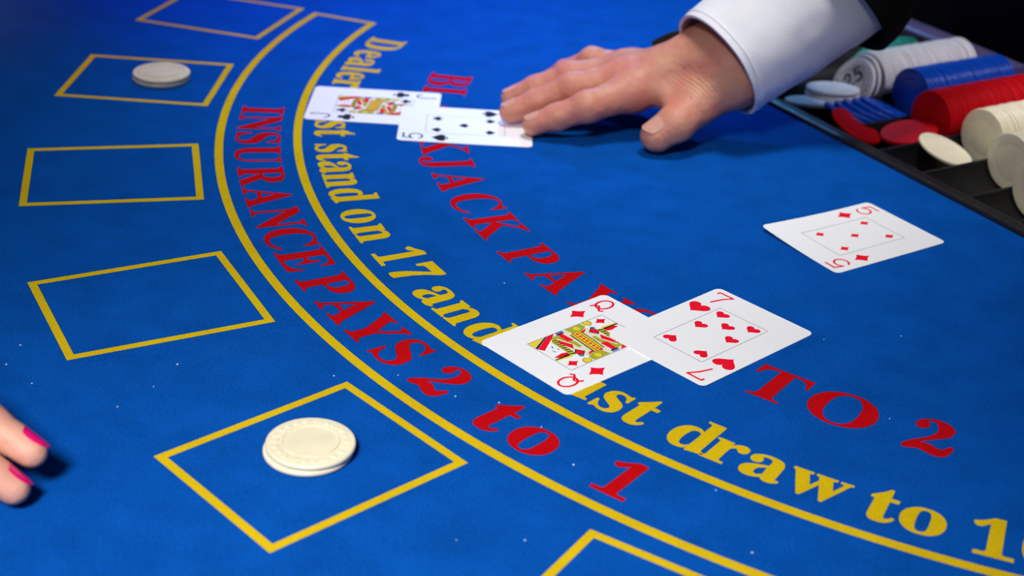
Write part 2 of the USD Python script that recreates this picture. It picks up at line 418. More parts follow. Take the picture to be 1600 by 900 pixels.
GLYPHS = {
    'I': (388, "22,0 21,25 58,32 83,43 99,57 110,83 112,592 106,620 95,635 67,648 21,652 20,677 363,678 363,652 327,650 294,638 283,627 274,605 272,98 278,68 289,51 326,32 365,26 366,1"),
    'N': (736, "27,654 28,678 234,678 578,260 582,265 580,599 574,620 559,637 531,648 494,652 492,677 714,677 713,652 674,648 653,639 643,629 632,606 628,581 627,-16 601,-16 590,-6 165,510 160,505 160,89 168,58 181,43 202,32 247,26 248,1 26,1 27,26 68,30 97,47 108,66 112,88 112,577 55,643"),
    'S': (582, "66,-16 65,236 94,234 122,142 155,87 185,57 224,34 276,22 309,22 350,32 375,47 391,63 406,86 414,113 414,149 408,170 379,209 354,228 192,310 140,348 100,394 80,440 74,475 78,543 100,602 126,636 152,658 192,680 227,690 255,694 315,692 450,662 469,673 477,694 505,694 504,474 480,475 464,524 447,557 421,593 383,629 331,656 275,662 225,647 199,625 189,610 178,577 178,556 189,521 223,485 266,458 426,382 464,356 504,314 522,280 534,231 532,155 522,118 506,86 486,60 458,34 408,6 371,-6 325,-14 249,-14 120,18 101,7 91,-16"),
    'U': (734, "24,652 24,678 358,677 357,653 319,648 293,639 278,624 270,595 272,155 290,96 309,69 323,57 371,36 438,34 492,48 517,63 541,85 566,126 578,167 584,211 584,580 580,603 569,625 558,636 520,650 490,652 488,677 706,677 705,653 668,644 653,635 643,625 632,600 630,271 624,185 614,136 600,98 574,56 550,32 504,4 461,-10 411,-18 323,-18 271,-10 226,4 190,24 158,54 126,112 110,189 106,599 95,625 83,637 57,648"),
    'R': (704, "24,0 23,25 60,30 85,41 102,60 110,92 110,589 98,624 85,637 59,648 25,653 24,677 365,678 415,674 512,652 546,636 574,615 598,588 618,537 620,471 610,434 594,406 562,374 516,348 478,336 474,327 663,49 686,30 716,25 716,1 504,0 303,311 297,316 276,316 272,312 274,78 281,59 298,41 323,30 359,25 360,1|272,352 276,348 325,348 384,362 405,375 423,393 440,422 452,480 452,521 444,566 425,603 407,621 384,634 349,642 317,642 291,635 276,618 272,600"),
    'A': (650, "-14,25 21,35 54,70 304,690 308,694 333,694 578,114 619,43 634,32 660,27 660,1 341,0 342,28 369,28 400,36 417,51 422,63 414,102 380,188 372,196 153,193 114,98 112,61 121,45 142,32 189,28 189,0 -12,0|172,244 176,240 356,243 265,466 256,458"),
    'C': (698, "41,298 42,399 52,448 68,494 90,536 124,582 152,610 192,640 256,672 297,684 347,692 443,688 492,676 560,650 585,648 601,655 613,667 625,694 650,693 649,458 624,460 600,516 577,553 553,583 509,623 464,648 438,656 380,660 354,656 316,640 275,603 242,542 220,449 214,378 214,300 220,237 242,152 279,91 311,63 356,42 388,36 453,38 512,56 557,81 597,113 640,158 666,130 610,66 562,30 490,-2 409,-16 355,-16 299,-8 256,4 212,24 150,68 116,104 88,144 56,216"),
    'E': (658, "20,23 68,30 89,41 106,66 112,98 110,589 95,629 84,639 60,650 25,652 24,677 593,678 592,476 570,477 562,522 543,565 521,593 484,618 441,632 388,640 309,640 292,636 280,626 272,596 274,367 331,370 373,389 391,407 410,440 428,513 454,513 454,178 428,177 422,223 412,258 399,283 379,305 333,326 274,329 272,86 283,55 315,42 407,44 480,62 527,89 555,115 585,157 612,213 637,214 640,209 600,1 22,0"),
    'P': (622, "24,0 23,25 60,30 85,41 102,60 110,92 110,589 98,624 85,637 59,648 25,653 24,677 399,676 490,660 550,626 588,582 602,550 608,521 604,445 592,412 574,384 526,342 476,320 415,308 272,303 274,78 281,59 297,41 322,30 359,25 360,1|272,346 276,342 321,342 378,356 405,377 428,422 434,455 434,526 426,570 401,615 360,638 336,642 298,640 281,629 272,612"),
    'Y': (634, "-18,652 -18,678 307,678 307,652 258,648 235,631 232,615 242,586 371,342 497,547 518,595 518,617 509,633 484,648 439,652 438,677 654,677 653,653 613,635 585,605 400,304 402,78 409,59 425,41 450,30 487,25 487,0 150,1 151,26 188,30 212,40 225,53 234,72 238,92 238,268 53,603 23,637"),
    'B': (660, "23,654 24,678 367,678 466,664 518,644 554,618 574,592 588,553 590,505 580,464 562,434 534,408 498,388 452,374 447,368 452,362 504,348 546,328 590,292 610,262 622,221 620,155 604,108 574,68 544,44 510,26 459,10 411,2 25,1 25,26 72,34 93,49 102,62 110,93 110,582 104,612 85,639 59,650|272,78 280,54 290,44 317,36 347,36 378,42 403,55 421,73 434,96 448,165 448,213 442,254 421,299 403,317 376,332 317,344 272,341|272,380 276,376 315,376 360,386 395,409 416,446 424,492 424,537 418,576 395,621 366,640 337,646 309,646 287,639 276,626 272,608"),
    'L': (636, "24,0 23,25 60,30 85,41 102,60 110,92 110,589 95,629 64,648 25,652 24,677 371,678 371,652 325,650 293,637 276,612 272,593 272,90 276,68 289,51 318,42 407,44 472,60 513,83 549,117 576,156 609,229 634,230 598,1"),
    'K': (760, "25,654 26,678 362,677 360,652 321,648 298,640 287,631 276,610 272,584 272,361 277,356 475,553 514,602 518,629 509,639 481,650 434,652 433,678 723,678 722,652 691,652 644,638 571,591 517,541 406,424 697,61 730,34 773,26 774,1 419,0 419,26 469,28 486,34 496,47 494,64 467,103 296,314 272,293 272,100 276,75 287,51 302,39 333,28 361,26 362,1 25,0 25,26 74,34 97,51 108,74 112,100 110,595 98,626 87,637 63,648"),
    'J': (492, "-3,12 -4,53 12,88 42,108 85,110 112,98 128,82 136,63 138,29 114,-27 121,-49 145,-60 184,-56 205,-39 218,-3 218,585 212,610 199,629 168,646 119,652 118,677 467,678 467,653 430,648 405,637 392,624 382,593 380,103 370,40 340,-24 312,-54 268,-80 199,-96 131,-96 78,-82 34,-54 12,-28"),
    'T': (630, "18,472 17,678 611,677 610,472 586,473 570,544 543,589 517,613 492,628 455,640 430,644 396,644 392,640 394,85 402,58 417,41 451,28 487,26 487,1 136,1 137,25 171,28 205,41 218,54 230,87 231,643 193,644 170,640 136,628 107,609 79,579 60,546 48,507 44,474"),
    'O': (782, "43,298 42,379 54,444 86,520 112,560 152,604 216,650 274,676 347,692 421,694 486,684 534,668 612,622 658,578 696,524 728,448 740,387 742,313 732,246 712,188 666,112 614,60 566,28 502,0 435,-14 363,-16 290,-4 214,28 170,58 124,102 84,160 54,234|216,300 226,209 244,142 271,89 309,47 358,22 409,18 462,34 503,69 536,128 556,205 564,278 564,397 556,465 536,540 505,597 473,631 424,656 373,660 342,654 312,640 275,605 248,558 226,479 216,383"),
    'D': (738, "24,652 24,678 393,676 455,666 508,650 558,626 594,600 640,550 668,500 688,437 696,383 696,293 682,210 654,142 622,98 590,68 546,40 496,20 421,4 375,0 31,1 31,26 78,34 97,49 110,91 110,578 104,612 87,637 57,650|272,82 283,51 298,40 317,36 375,40 423,59 455,85 484,126 504,178 514,223 522,301 522,379 512,467 498,520 469,577 435,613 398,634 357,644 311,644 292,638 280,626 272,601"),
    'o': (502, "29,204 28,253 34,295 46,336 70,382 120,434 162,458 201,470 229,474 299,470 338,458 380,434 418,398 440,366 458,326 468,285 472,253 470,185 456,128 436,86 414,56 382,26 346,4 295,-12 221,-14 189,-8 144,10 112,32 82,62 52,110 38,149|174,174 184,79 201,41 219,25 237,18 265,18 289,29 314,64 322,101 326,148 326,302 322,349 312,396 297,423 272,442 237,444 216,436 201,421 188,396 176,321"),
    'a': (512, "36,52 30,109 38,140 54,168 78,192 118,218 160,238 296,286 296,375 290,400 273,425 232,440 180,436 167,429 156,416 156,404 182,357 180,322 162,298 127,284 93,286 72,296 58,312 50,332 50,371 60,398 86,428 128,454 173,468 215,474 271,474 350,460 376,448 404,424 424,390 436,335 438,63 448,52 460,52 477,61 490,41 468,18 446,2 412,-12 357,-14 322,0 310,12 300,42 294,46 246,12 202,-6 171,-12 117,-12 74,4 54,22|176,110 187,71 195,61 217,50 231,50 254,58 295,93 294,249 252,238 205,205 180,160"),
    'd': (552, "30,259 42,324 64,378 96,422 140,456 187,472 247,472 290,456 325,427 331,428 330,618 314,641 295,650 263,654 263,677 475,677 476,85 489,55 526,41 525,17 445,10 334,-14 332,42 327,46 292,10 243,-12 183,-14 138,0 108,20 84,44 52,96 32,167|176,174 190,94 203,69 222,51 245,42 276,46 299,61 321,88 332,114 332,361 319,389 290,412 268,418 228,412 209,397 192,368 176,283"),
    'e': (448, "30,269 38,314 62,372 88,408 132,446 164,462 215,474 271,472 318,458 352,436 378,410 398,378 418,311 422,248 177,246 174,223 184,158 200,118 219,93 234,80 267,66 315,64 340,72 373,95 402,128 424,106 374,42 316,2 259,-14 201,-14 156,-2 126,14 88,48 52,106 32,179|174,290 178,286 299,288 296,383 286,416 271,433 249,442 233,442 211,433 197,419 178,371"),
    'l': (298, "28,0 26,23 63,35 74,50 78,70 78,609 74,630 63,645 30,655 30,677 221,678 222,61 228,42 237,33 268,23 268,1"),
    'r': (428, "28,0 26,23 63,35 74,50 78,70 78,393 72,420 65,427 54,434 30,437 30,461 217,462 218,394 222,390 268,442 312,468 335,474 363,474 388,468 406,458 420,442 430,415 428,370 408,342 385,332 350,332 334,340 299,381 273,386 257,377 241,359 224,318 224,59 233,41 242,34 293,24 294,1"),
    'm': (826, "28,0 26,23 63,35 74,50 78,70 78,391 72,416 63,427 28,439 29,462 217,462 218,408 223,404 266,446 298,464 337,474 387,472 416,464 438,452 458,432 479,396 524,442 558,462 591,472 641,474 664,470 696,456 728,422 742,388 750,341 750,69 763,35 798,23 797,0 562,1 562,23 593,33 606,50 610,70 610,345 599,387 589,397 570,404 553,404 527,395 503,377 484,353 484,63 499,33 530,23 530,1 297,0 296,23 329,33 344,63 344,352 340,374 329,393 313,402 288,404 247,385 218,349 218,69 229,37 242,28 264,23 264,1"),
    'u': (558, "18,438 18,462 212,461 212,95 223,71 237,59 249,54 279,54 315,71 340,100 340,387 336,408 323,427 282,439 282,461 481,462 482,89 486,70 497,55 536,43 536,19 441,10 342,-14 340,46 335,50 288,10 260,-4 221,-14 157,-12 112,8 84,46 70,99 66,399 53,427 36,436"),
    's': (430, "53,-12 54,158 79,156 92,114 113,77 139,49 174,28 197,22 222,22 252,30 273,47 286,77 282,110 261,137 118,216 88,242 70,266 56,307 56,353 74,406 112,448 132,460 169,472 233,474 320,454 333,461 344,476 362,476 363,330 340,331 320,378 305,399 279,423 248,438 206,440 190,436 167,419 156,392 158,368 177,341 204,323 316,266 340,248 366,218 382,169 382,113 374,78 360,50 338,24 314,6 265,-12 201,-14 122,12 102,12 91,7 75,-14"),
    't': (340, "30,445 139,559 191,630 214,631 217,464 310,460 308,414 216,411 216,97 229,67 242,60 256,60 279,71 307,110 330,98 318,68 296,36 262,6 242,-4 201,-14 140,-10 104,8 82,40 72,85 72,410 68,414 31,414"),
    'n': (568, "28,0 26,23 63,35 74,50 78,70 78,391 72,416 63,427 28,439 29,461 219,462 220,412 224,408 272,450 329,472 395,472 422,464 450,446 476,410 490,359 494,57 511,31 542,23 541,1 300,1 300,23 316,24 333,33 344,46 350,69 350,344 337,389 320,402 294,404 259,391 233,367 220,349 220,69 233,35 268,23 268,1"),
    'w': (648, "-14,436 -14,462 205,462 206,437 177,429 170,417 170,403 242,204 248,199 258,212 313,351 288,422 272,436 251,439 251,462 481,461 482,438 447,427 440,416 440,403 488,246 501,220 506,224 576,403 576,416 567,429 530,439 530,461 664,460 664,440 644,434 633,423 616,392 451,-16 431,-16 428,-12 338,276 332,282 324,274 210,-12 206,-16 182,-15 24,398 7,425"),
    '1': (560, "46,556 43,590 78,600 141,629 264,718 378,717 380,91 389,69 412,54 509,54 509,0 96,1 98,54 194,54 215,65 228,95 228,606 221,609 158,540 136,524 115,516 87,516 64,528"),
    '3': (560, "28,123 38,152 54,170 88,186 113,188 114,161 122,130 133,109 151,89 172,74 198,64 251,60 286,68 313,83 329,99 350,136 358,175 358,229 352,252 335,283 309,309 274,328 241,336 142,340 143,400 224,400 248,404 281,419 311,451 328,488 334,520 334,575 317,627 295,651 269,662 235,662 209,651 195,637 178,606 170,571 166,509 143,508 86,520 64,532 46,552 36,583 36,609 40,628 54,654 80,680 122,704 173,718 225,724 287,724 345,716 386,704 430,680 460,652 480,616 488,579 484,518 470,482 452,456 408,416 350,382 356,376 402,362 452,334 486,300 504,268 512,235 512,173 500,122 480,84 436,40 378,10 295,-8 209,-10 132,2 72,30 50,50 34,76 28,99"),
    '6': (560, "47,274 46,383 66,502 104,594 122,622 158,662 196,690 232,708 307,724 361,724 414,716 454,700 488,672 506,631 502,586 490,568 468,550 429,538 386,537 380,606 366,640 355,653 333,664 305,664 267,647 233,607 214,568 196,499 186,415 187,407 193,406 224,422 277,436 347,438 375,434 438,410 462,392 492,358 510,322 520,285 524,255 522,187 514,146 500,108 476,68 448,38 394,6 319,-10 241,-6 200,6 168,22 124,58 80,126 58,193|187,329 198,183 210,140 227,105 251,75 274,60 304,56 325,63 341,75 358,98 376,159 378,261 372,298 357,335 335,361 312,374 260,374 215,353"),
}

SMOOTH_GLYPHS = {
    "2": [(70, 520), (105, 630), (255, 705), (420, 665), (495, 545), (455, 420), (335, 310), (225, 215), (195, 168), (290, 182), (395, 130), (455, 150), (500, 225), (540, 200), (510, 60), (435, -12), (325, 0), (205, 42), (110, 8), (55, 0), (38, 50), (105, 165), (240, 305), (315, 430), (318, 550), (275, 640), (215, 655), (185, 620), (215, 560), (190, 490), (120, 470)],
}
EDGY_GLYPHS = {
    "7": [(52, 450), (60, 690), (535, 690), (535, 610), (430, 440), (370, 270), (345, 100), (335, 0), (250, -16), (165, 0), (165, 70), (215, 240), (310, 410), (390, 545), (240, 545), (150, 530), (108, 440)],
}


def glyph(ch):
    if ch in SMOOTH_GLYPHS:
        return closed_curve(SMOOTH_GLYPHS[ch], 6)
    if ch in EDGY_GLYPHS:
        return Polygon(EDGY_GLYPHS[ch]).buffer(8).buffer(-8)
    out = []
    for part in GLYPHS[ch][1].split("/"):
        rings = [[tuple(map(int, q.split(","))) for q in ring.split()] for ring in part.split("|")]
        out.append(Polygon(rings[0], rings[1:]).buffer(0))
    return unary_union(out)


def arc_letters(letters, r_base, cap, xs, fat, mat, label):
    """Letters set along an arc of the layout, tops towards its centre."""
    polys = []
    for ch, ang in letters:
        g = glyph(ch).buffer(fat)
        x0, _, x1, _ = g.bounds
        g = affinity.translate(g, -(x0 + x1) / 2, 0)
        s = cap / 676.0
        g = shapely.segmentize(g, 40)
        k = r_base - cap * 0.5

        def f(p, s=s, ang=ang):
            a = math.radians(ang) + p[:, 0] * s * xs / k
            r = r_base - p[:, 1] * s
            return np.c_[CX + r * np.cos(a), CY + r * np.sin(a)]
        polys.append(shapely.transform(g, f))
    obj("lettering", cat_mesh([extrude(p, PT, PZ) for p in polys]), mat, table, label=label)


arc_letters([("I", 183.6), ("N", 186.0), ("S", 188.7), ("U", 191.6), ("R", 195.1), ("A", 198.3), ("N", 201.5), ("C", 204.4), ("E", 207.3)],
            0.5715, 0.0275, 1.0, 6, M["red_print"], "red curved word INSURANCE")
arc_letters([("P", 210.7), ("A", 213.6), ("Y", 216.3), ("S", 219.0)], 0.5715, 0.0275, 1.0, 6, M["red_print"], "red curved word PAYS")
arc_letters([("2", 222.4)], 0.5715, 0.0275, 1.0, 6, M["red_print"], "red figure 2 before the word to")
arc_letters([("t", 226.6), ("o", 229.1)], 0.5715, 0.0300, 1.15, 8, M["red_print"], "red word to before the figure 1")
arc_letters([("1", 233.9)], 0.5715, 0.0275, 1.0, 6, M["red_print"], "red figure 1 after the word to")
arc_letters([("D", 166.3), ("e", 169.3), ("a", 171.5), ("l", 173.3), ("e", 175.0), ("r", 176.9)], 0.5185, 0.0275, 0.95, 8, M["yellow_print"], "yellow curved word Dealer")
arc_letters([("m", 180.3), ("u", 183.6), ("s", 186.0), ("t", 187.7)], 0.521, 0.0275, 0.95, 8, M["yellow_print"], "yellow word must under the jack")
arc_letters([("s", 190.6), ("t", 192.3), ("a", 194.1), ("n", 196.4), ("d", 199.0)], 0.521, 0.0275, 0.95, 8, M["yellow_print"], "yellow curved word stand")
arc_letters([("o", 202.4), ("n", 205.1)], 0.5215, 0.0275, 1.0, 8, M["yellow_print"], "yellow curved word on")
arc_letters([("1", 208.7), ("7", 211.2)], 0.5215, 0.0275, 0.9, 4, M["yellow_print"], "yellow figures 17")
arc_letters([("a", 214.4), ("n", 216.9), ("d", 219.7)], 0.5205, 0.0275, 1.0, 8, M["yellow_print"], "yellow word and beside the queen")
arc_letters([("m", 223.8), ("u", 227.1), ("s", 229.4), ("t", 231.2)], 0.5175, 0.0275, 1.0, 8, M["yellow_print"], "yellow word must half under the queen")
arc_letters([("d", 234.5), ("r", 236.5), ("a", 238.7), ("w", 241.5)], 0.5180, 0.0275, 1.0, 8, M["yellow_print"], "yellow curved word draw")
arc_letters([("t", 244.8), ("o", 246.8)], 0.5190, 0.0275, 1.05, 8, M["yellow_print"], "yellow word to before 16")
arc_letters([("1", 250.1), ("6", 252.5)], 0.522, 0.0275, 0.95, 6, M["yellow_print"], "yellow figures 16 at the edge of view")
arc_letters([("B", 173.7), ("L", 177.4), ("A", 181.6), ("C", 186.0), ("K", 190.2)], 0.4535, 0.0300, 0.95, 4, M["red_print"], "red curved word BLACK")
arc_letters([("J", 193.9), ("A", 197.8), ("C", 202.2), ("K", 206.6)], 0.4535, 0.0295, 0.95, 4, M["red_print"], "red curved word JACK")
arc_letters([("P", 212.2), ("A", 216.2), ("Y", 220.2), ("S", 223.8)], 0.4545, 0.0295, 0.98, 4, M["red_print"], "red word PAYS half under the queen")
arc_letters([("3", 229.6)], 0.4545, 0.0295, 1.0, 4, M["red_print"], "red figure 3 under the seven")
arc_letters([("T", 235.3), ("O", 239.9)], 0.4545, 0.0300, 1.08, 4, M["red_print"], "red curved word TO")
arc_letters([("2", 245.5)], 0.4545, 0.0300, 0.98, 4, M["red_print"], "red figure 2 at the end of its line")

rng = np.random.default_rng(5)
specks = [(-.0822, .6351), (-.2355, .6457), (-.2363, .627), (-.052, .6394), (-.1575, .6368), (.0116, .514), (.0174, .6009), (.182, .6272), (-.0027, .6199), (-.1638, .6151), (-.2194, .6113)]
specks += [(float(rng.uniform(-.2, .25)), float(rng.uniform(.5, .75))) for _ in range(10)]
ms = []
for x, y in specks:
    s = trimesh.creation.icosphere(1, float(rng.uniform(.00025, .00055)))
    s.apply_scale([1, rng.uniform(.5, 1), .6]); s.apply_translation([x, y, TZ + .0003]); ms.append(s)
tag(obj("lint", cat_mesh(ms), M["lint"]), "tiny pale lint specks scattered over the blue felt", "lint", kind="stuff")

# ------------------------------------------------------------------ playing cards
CW, CH, CT = 0.0645, 0.0889, 0.00032


def heart_shape():
    t = np.linspace(0, 2 * np.pi, 60, endpoint=False)
    x = 16 * np.sin(t) ** 3
    y = 13 * np.cos(t) - 5 * np.cos(2 * t) - 2 * np.cos(3 * t) - np.cos(4 * t)
    g = Polygon(np.c_[x, y]).buffer(0)
    x0, y0, x1, y1 = g.bounds
    return affinity.scale(affinity.translate(g, -(x0 + x1) / 2, -(y0 + y1) / 2), 1 / (y1 - y0), 1 / (y1 - y0), origin=(0, 0))


def diamond_shape():
    pts = []
    for a in range(4):
        p, q = (0, .5), (.39, 0)
        for t in np.linspace(0, 1, 6, endpoint=False):
            x, y = p[0] + (q[0] - p[0]) * t, p[1] + (q[1] - p[1]) * t
            b = .035 * math.sin(math.pi * t)
            pts.append((x - b, y - b) if a == 0 else None) if a == 0 else None
    q = [p for p in pts if p]
    full = q + [(x, -y) for x, y in [(.39, 0)] + q[::-1]][:-1] + [(0, -.5)]
    right = q + [(.39, 0)] + [(x, -y) for x, y in q[::-1]]
    return Polygon(right + [(-x, y) for x, y in right[::-1][1:-1]]).buffer(0)


HEART, DIAMOND = heart_shape(), diamond_shape()
STEM = Polygon([(-.03, -.1), (.03, -.1), (.05, -.3), (.17, -.5), (-.17, -.5), (-.05, -.3)])
SPADE = unary_union([affinity.translate(affinity.scale(HEART, .86, -.86, origin=(0, 0)), 0, .07), STEM])
CLUB = unary_union([Point(0, .27).buffer(.225), Point(-.235, -.08).buffer(.225), Point(.235, -.08).buffer(.225), Point(0, .05).buffer(.12), STEM])


def arc_pts(cx, cy, rx, ry, a0, a1, n=20):
    a = np.radians(np.linspace(a0, a1, n))
    return list(zip(cx + rx * np.cos(a), cy + ry * np.sin(a)))


INDEX = {                                     # strokes of the corner signs, millimetres about their centre
    "7": [[(-4.6, 4.4), (-4.4, 6.2), (4.6, 6.2), (1.6, 1.0), (-.6, -6.4)]],
    "5": [[(4.2, 6.2), (-2.8, 6.2), (-3.8, .8)] + arc_pts(-.1, -2.0, 4.3, 4.2, 150, -150, 24)],
    "Q": [arc_pts(0, 1.2, 3.9, 5.4, 0, 360, 40), [(-3.6, -5.4), (-2.6, -2.6), (-.4, -2.2), (1.2, -4.4), (3.2, -6.0), (4.6, -4.8)]],
    "J": [[(2.6, 6.3), (2.6, -2.6)] + arc_pts(-.7, -2.9, 3.3, 3.4, 0, -175, 18), [(2.6, 6.2), (2.0, 6.3)]],
}


def index_shape(ch):
    g = unary_union([LineString(s).buffer(.62) for s in INDEX[ch]])
    if ch == "J":
        g = unary_union([g, Point(2.2, 6.0).buffer(1.1)])
    return g


FX, FY = 16.2, 26.5
FRAME = sbox(-FX, -FY, FX, FY).difference(sbox(-FX + .28, -FY + .28, FX - .28, FY - .28))


def court_shapes():
    """One half of a plain double-ended court figure; the other half is its half turn. Returns (ink, shape) from back to front."""
    inner = sbox(-FX + .5, -FY + .5, FX - .5, FY - .5)
    P = Polygon
    half = [
        ("ink_pale", P([(-15.8, 9.5), (-11, 9.5), (-7, 13), (-4.5, 14), (12, 13.5), (15.8, 9), (15.8, 0), (-15.8, 0)])),
        ("ink_green", P([(-15.8, 10), (-12, 10.4), (-10, 7), (-9.5, 3), (-11, 0), (-15.8, -1)])),
        ("ink_yellow", Point(-13.0, 5.0).buffer(1.9, 8)),
        ("ink_red", P([(-10.4, 9.2), (-8.2, 6.4), (-7.8, 2.5), (-9.4, -1.5), (-11, -.6), (-9.4, 3), (-9.6, 6)])),
        ("ink_green", P([(-1.8, 7.6), (2, 7.4), (12, 10.6), (14, 8.4), (3, 4.8), (-2, 5.4)])),
        ("ink_red", P([(-1.5, 10.6), (6, 12.6), (11, 11.6), (2, 8.2)])),
        ("ink_red", P([(6, 8.2), (13.4, 7.6), (13.4, 4.8), (5, 4.4)])),
        ("ink_black", P([(-9.6, 11.8), (-5, 13.4), (-2.0, 10.4), (-6.4, 7.6)])),
        ("ink_red", P([(-8.7, 11.6), (-5.1, 12.8), (-2.8, 10.4), (-6.3, 8.2)])),
        ("ink_green", P([(-6.4, 12.6), (-5.2, 16.2), (9, 15.8), (13.6, 12), (13.4, 9.4), (8, 12.8)])),
        ("card", P([(-3.4, 16), (9.5, 15.4), (14.5, 11.5), (8, 22), (-1.5, 26.2), (-3.8, 22)])),
        ("ink_yellow", P([(-6.6, 16.4), (-5.6, 26.2), (-4.4, 26.2), (-4.4, 16)])),
        ("ink_black", P([(-5.2, 16.6), (-4.8, 26), (-4.0, 26), (-4.0, 16.2)])),
        ("ink_red", P([(-3.9, 16.2), (-3.9, 22.6), (-2.4, 25), (-1.2, 19), (-2.2, 16)])),
        ("ink_red", P([(15.8, 8.6), (15.8, 12.6), (8.8, 25.8), (5.6, 24.0), (13, 12)])),
        ("ink_black", P([(15.8, 12.9), (15.8, 14.4), (10.2, 26), (8.9, 26)])),
        ("ink_yellow", P([(15.8, 14.8), (15.8, 26), (10.6, 26)])),
        ("ink_blue", P([(1.2, 20.2), (3.2, 20.5), (3.2, 21.2), (1.2, 20.9)])),
        ("ink_blue", P([(4.8, 18.6), (6.8, 17.8), (7.0, 18.5), (5.0, 19.3)])),
        ("ink_red", P([(1.6, 17.3), (3.6, 16.7), (2.9, 17.7)])),
        ("ink_black", P([(13.4, 8.2), (14.2, 8.0), (14.2, 3.2), (13.4, 3.4)])),
        ("ink_blue", P([(14.3, 7.9), (15.8, 7.4), (15.8, 3.0), (14.3, 3.3)])),
        ("ink_blue", P([(-15.8, 12.4), (-13.6, 11.6), (-11, 13.0), (-12, 14.4), (-15.8, 14.6)])),
        ("ink_green", Point(-14.0, 13.4).buffer(2.6, 8)),
        ("ink_yellow", Point(-13.8, 13.3).buffer(1.9, 8)),
        ("ink_blue", P([(-10.2, 11.8), (-8.8, 13.6), (-7.2, 13.2), (-9.2, 11.2)])),
    ]
    for k in range(8):                        # hatching of the braid, dots of the sleeve
        x, y = -5.4 + 2.1 * k, 12.9 - .12 * k
        half.append(("ink_black", P([(x, y), (x + .7, y), (x + 1.7, y + 2.8 - .12 * k), (x + 1.0, y + 2.8 - .12 * k)])))
        half.append(("ink_yellow", P([(x + 1, y + .5), (x + 1.7, y + .5), (x + 2.3, y + 2.2), (x + 1.7, y + 2.2)])))
    sash = [("ink_black", P([(-9.6, 4.8), (9.6, 2.8), (9.6, -4.8), (-9.6, -2.8)])),
            ("ink_yellow", P([(-9.6, 4.2), (9.6, 2.2), (9.6, -4.2), (-9.6, -2.2)])),
            ("ink_black", P([(-9.6, 3.0), (9.6, 1.0), (9.6, .6), (-9.6, 2.6)])),
            ("ink_black", P([(-9.6, -.6), (9.6, -2.6), (9.6, -3.0), (-9.6, -1.0)]))]
    for k in range(7):
        x = -8.1 + 2.7 * k
        sash.append(("ink_red", affinity.translate(affinity.scale(DIAMOND, 3.0, 2.6, origin=(0, 0)), x, -.104 * x)))
    return [(i, s.buffer(0).intersection(inner)) for i, s in half], [(i, s.buffer(0).intersection(inner)) for i, s in sash]


def playing_card(label, plan, index, suit, ink, pips=(), court=None, bend=None, tilt=(0, 0), big=11.5, small=7.2):
    """plan: (x, y, angle) of the printed top-left corner and of the card's downward direction."""
    a = plan[2]
    dn = np.array([math.cos(a), math.sin(a)]); rt = np.array([-dn[1], dn[0]])
    c = np.array(plan[:2]) + dn * CH / 2 + rt * CW / 2
    t = thing("playing_card", label, "playing card", (c[0], c[1], TZ + 0.00015), a + math.pi / 2, None)

    def bent(m, size=0.005):
        v, f = trimesh.remesh.subdivide_to_size(m.vertices, m.faces, size, max_iter=12)
        v = v.copy()
        v[:, 2] += tilt[0] + tilt[1] * (v[:, 1] / CH + .5) + (bend(v[:, 0], v[:, 1]) if bend else 0)
        return trimesh.Trimesh(v, f, process=False)

    body = sbox(-CW / 2 + .0035, -CH / 2 + .0035, CW / 2 - .0035, CH / 2 - .0035).buffer(.0035, 8)
    obj("card_body", bent(extrude(body, CT), 0.004), M["card"], t)

    def ink_on(name, shape_mm, mat, level=0, parent=t, label=None):
        g = affinity.scale(shape_mm, .001, .001, origin=(0, 0))
        return obj(name, bent(extrude(g, .00003, CT + .00001 * level)), M[mat], parent, label=label)

    def both(name, shape, mat, level=0):
        ink_on(name, shape, mat, level)
        ink_on(name, affinity.rotate(shape, 180, origin=(0, 0)), mat, level)

    both("index", affinity.translate(index_shape(index), -23.2, 34.2), ink)
    both("suit_mark", affinity.translate(affinity.scale(suit, big, big, origin=(0, 0)), -24.2, 16.8), ink)
    ink_on("frame_line", FRAME, "ink_frame")
    for x, y in pips:
        g = affinity.scale(suit, small, small if y > -2 else -small, origin=(0, 0))
        ink_on("pip", affinity.translate(g, x, y), ink)
    if court:
        both("pip", affinity.translate(affinity.scale(suit, small * 1.05, small * 1.05, origin=(0, 0)), -11.6, 21.0), ink, 1)
        half, sash = court
        whole = unary_union([s for _, s in half])
        pic = obj("court_picture", bent(extrude(affinity.scale(unary_union([whole, affinity.rotate(whole, 180, origin=(0, 0))]), .001, .001, origin=(0, 0)), .000012, CT)), M["ink_pale"], t, label="colourful double-ended court figure")
        lv = 1
        for ink_name, s in half:
            for g in (s, affinity.rotate(s, 180, origin=(0, 0))):
                if not g.is_empty and g.area > .05:
                    ink_on(ink_name.replace("ink_", "") + "_print" if ink_name != "card" else "white_print", g, ink_name, lv * .7, pic)
            lv += 1
        for ink_name, s in sash:
            ink_on(ink_name.replace("ink_", "") + "_print", s, ink_name, lv * .7, pic)
            lv += 1
    return t


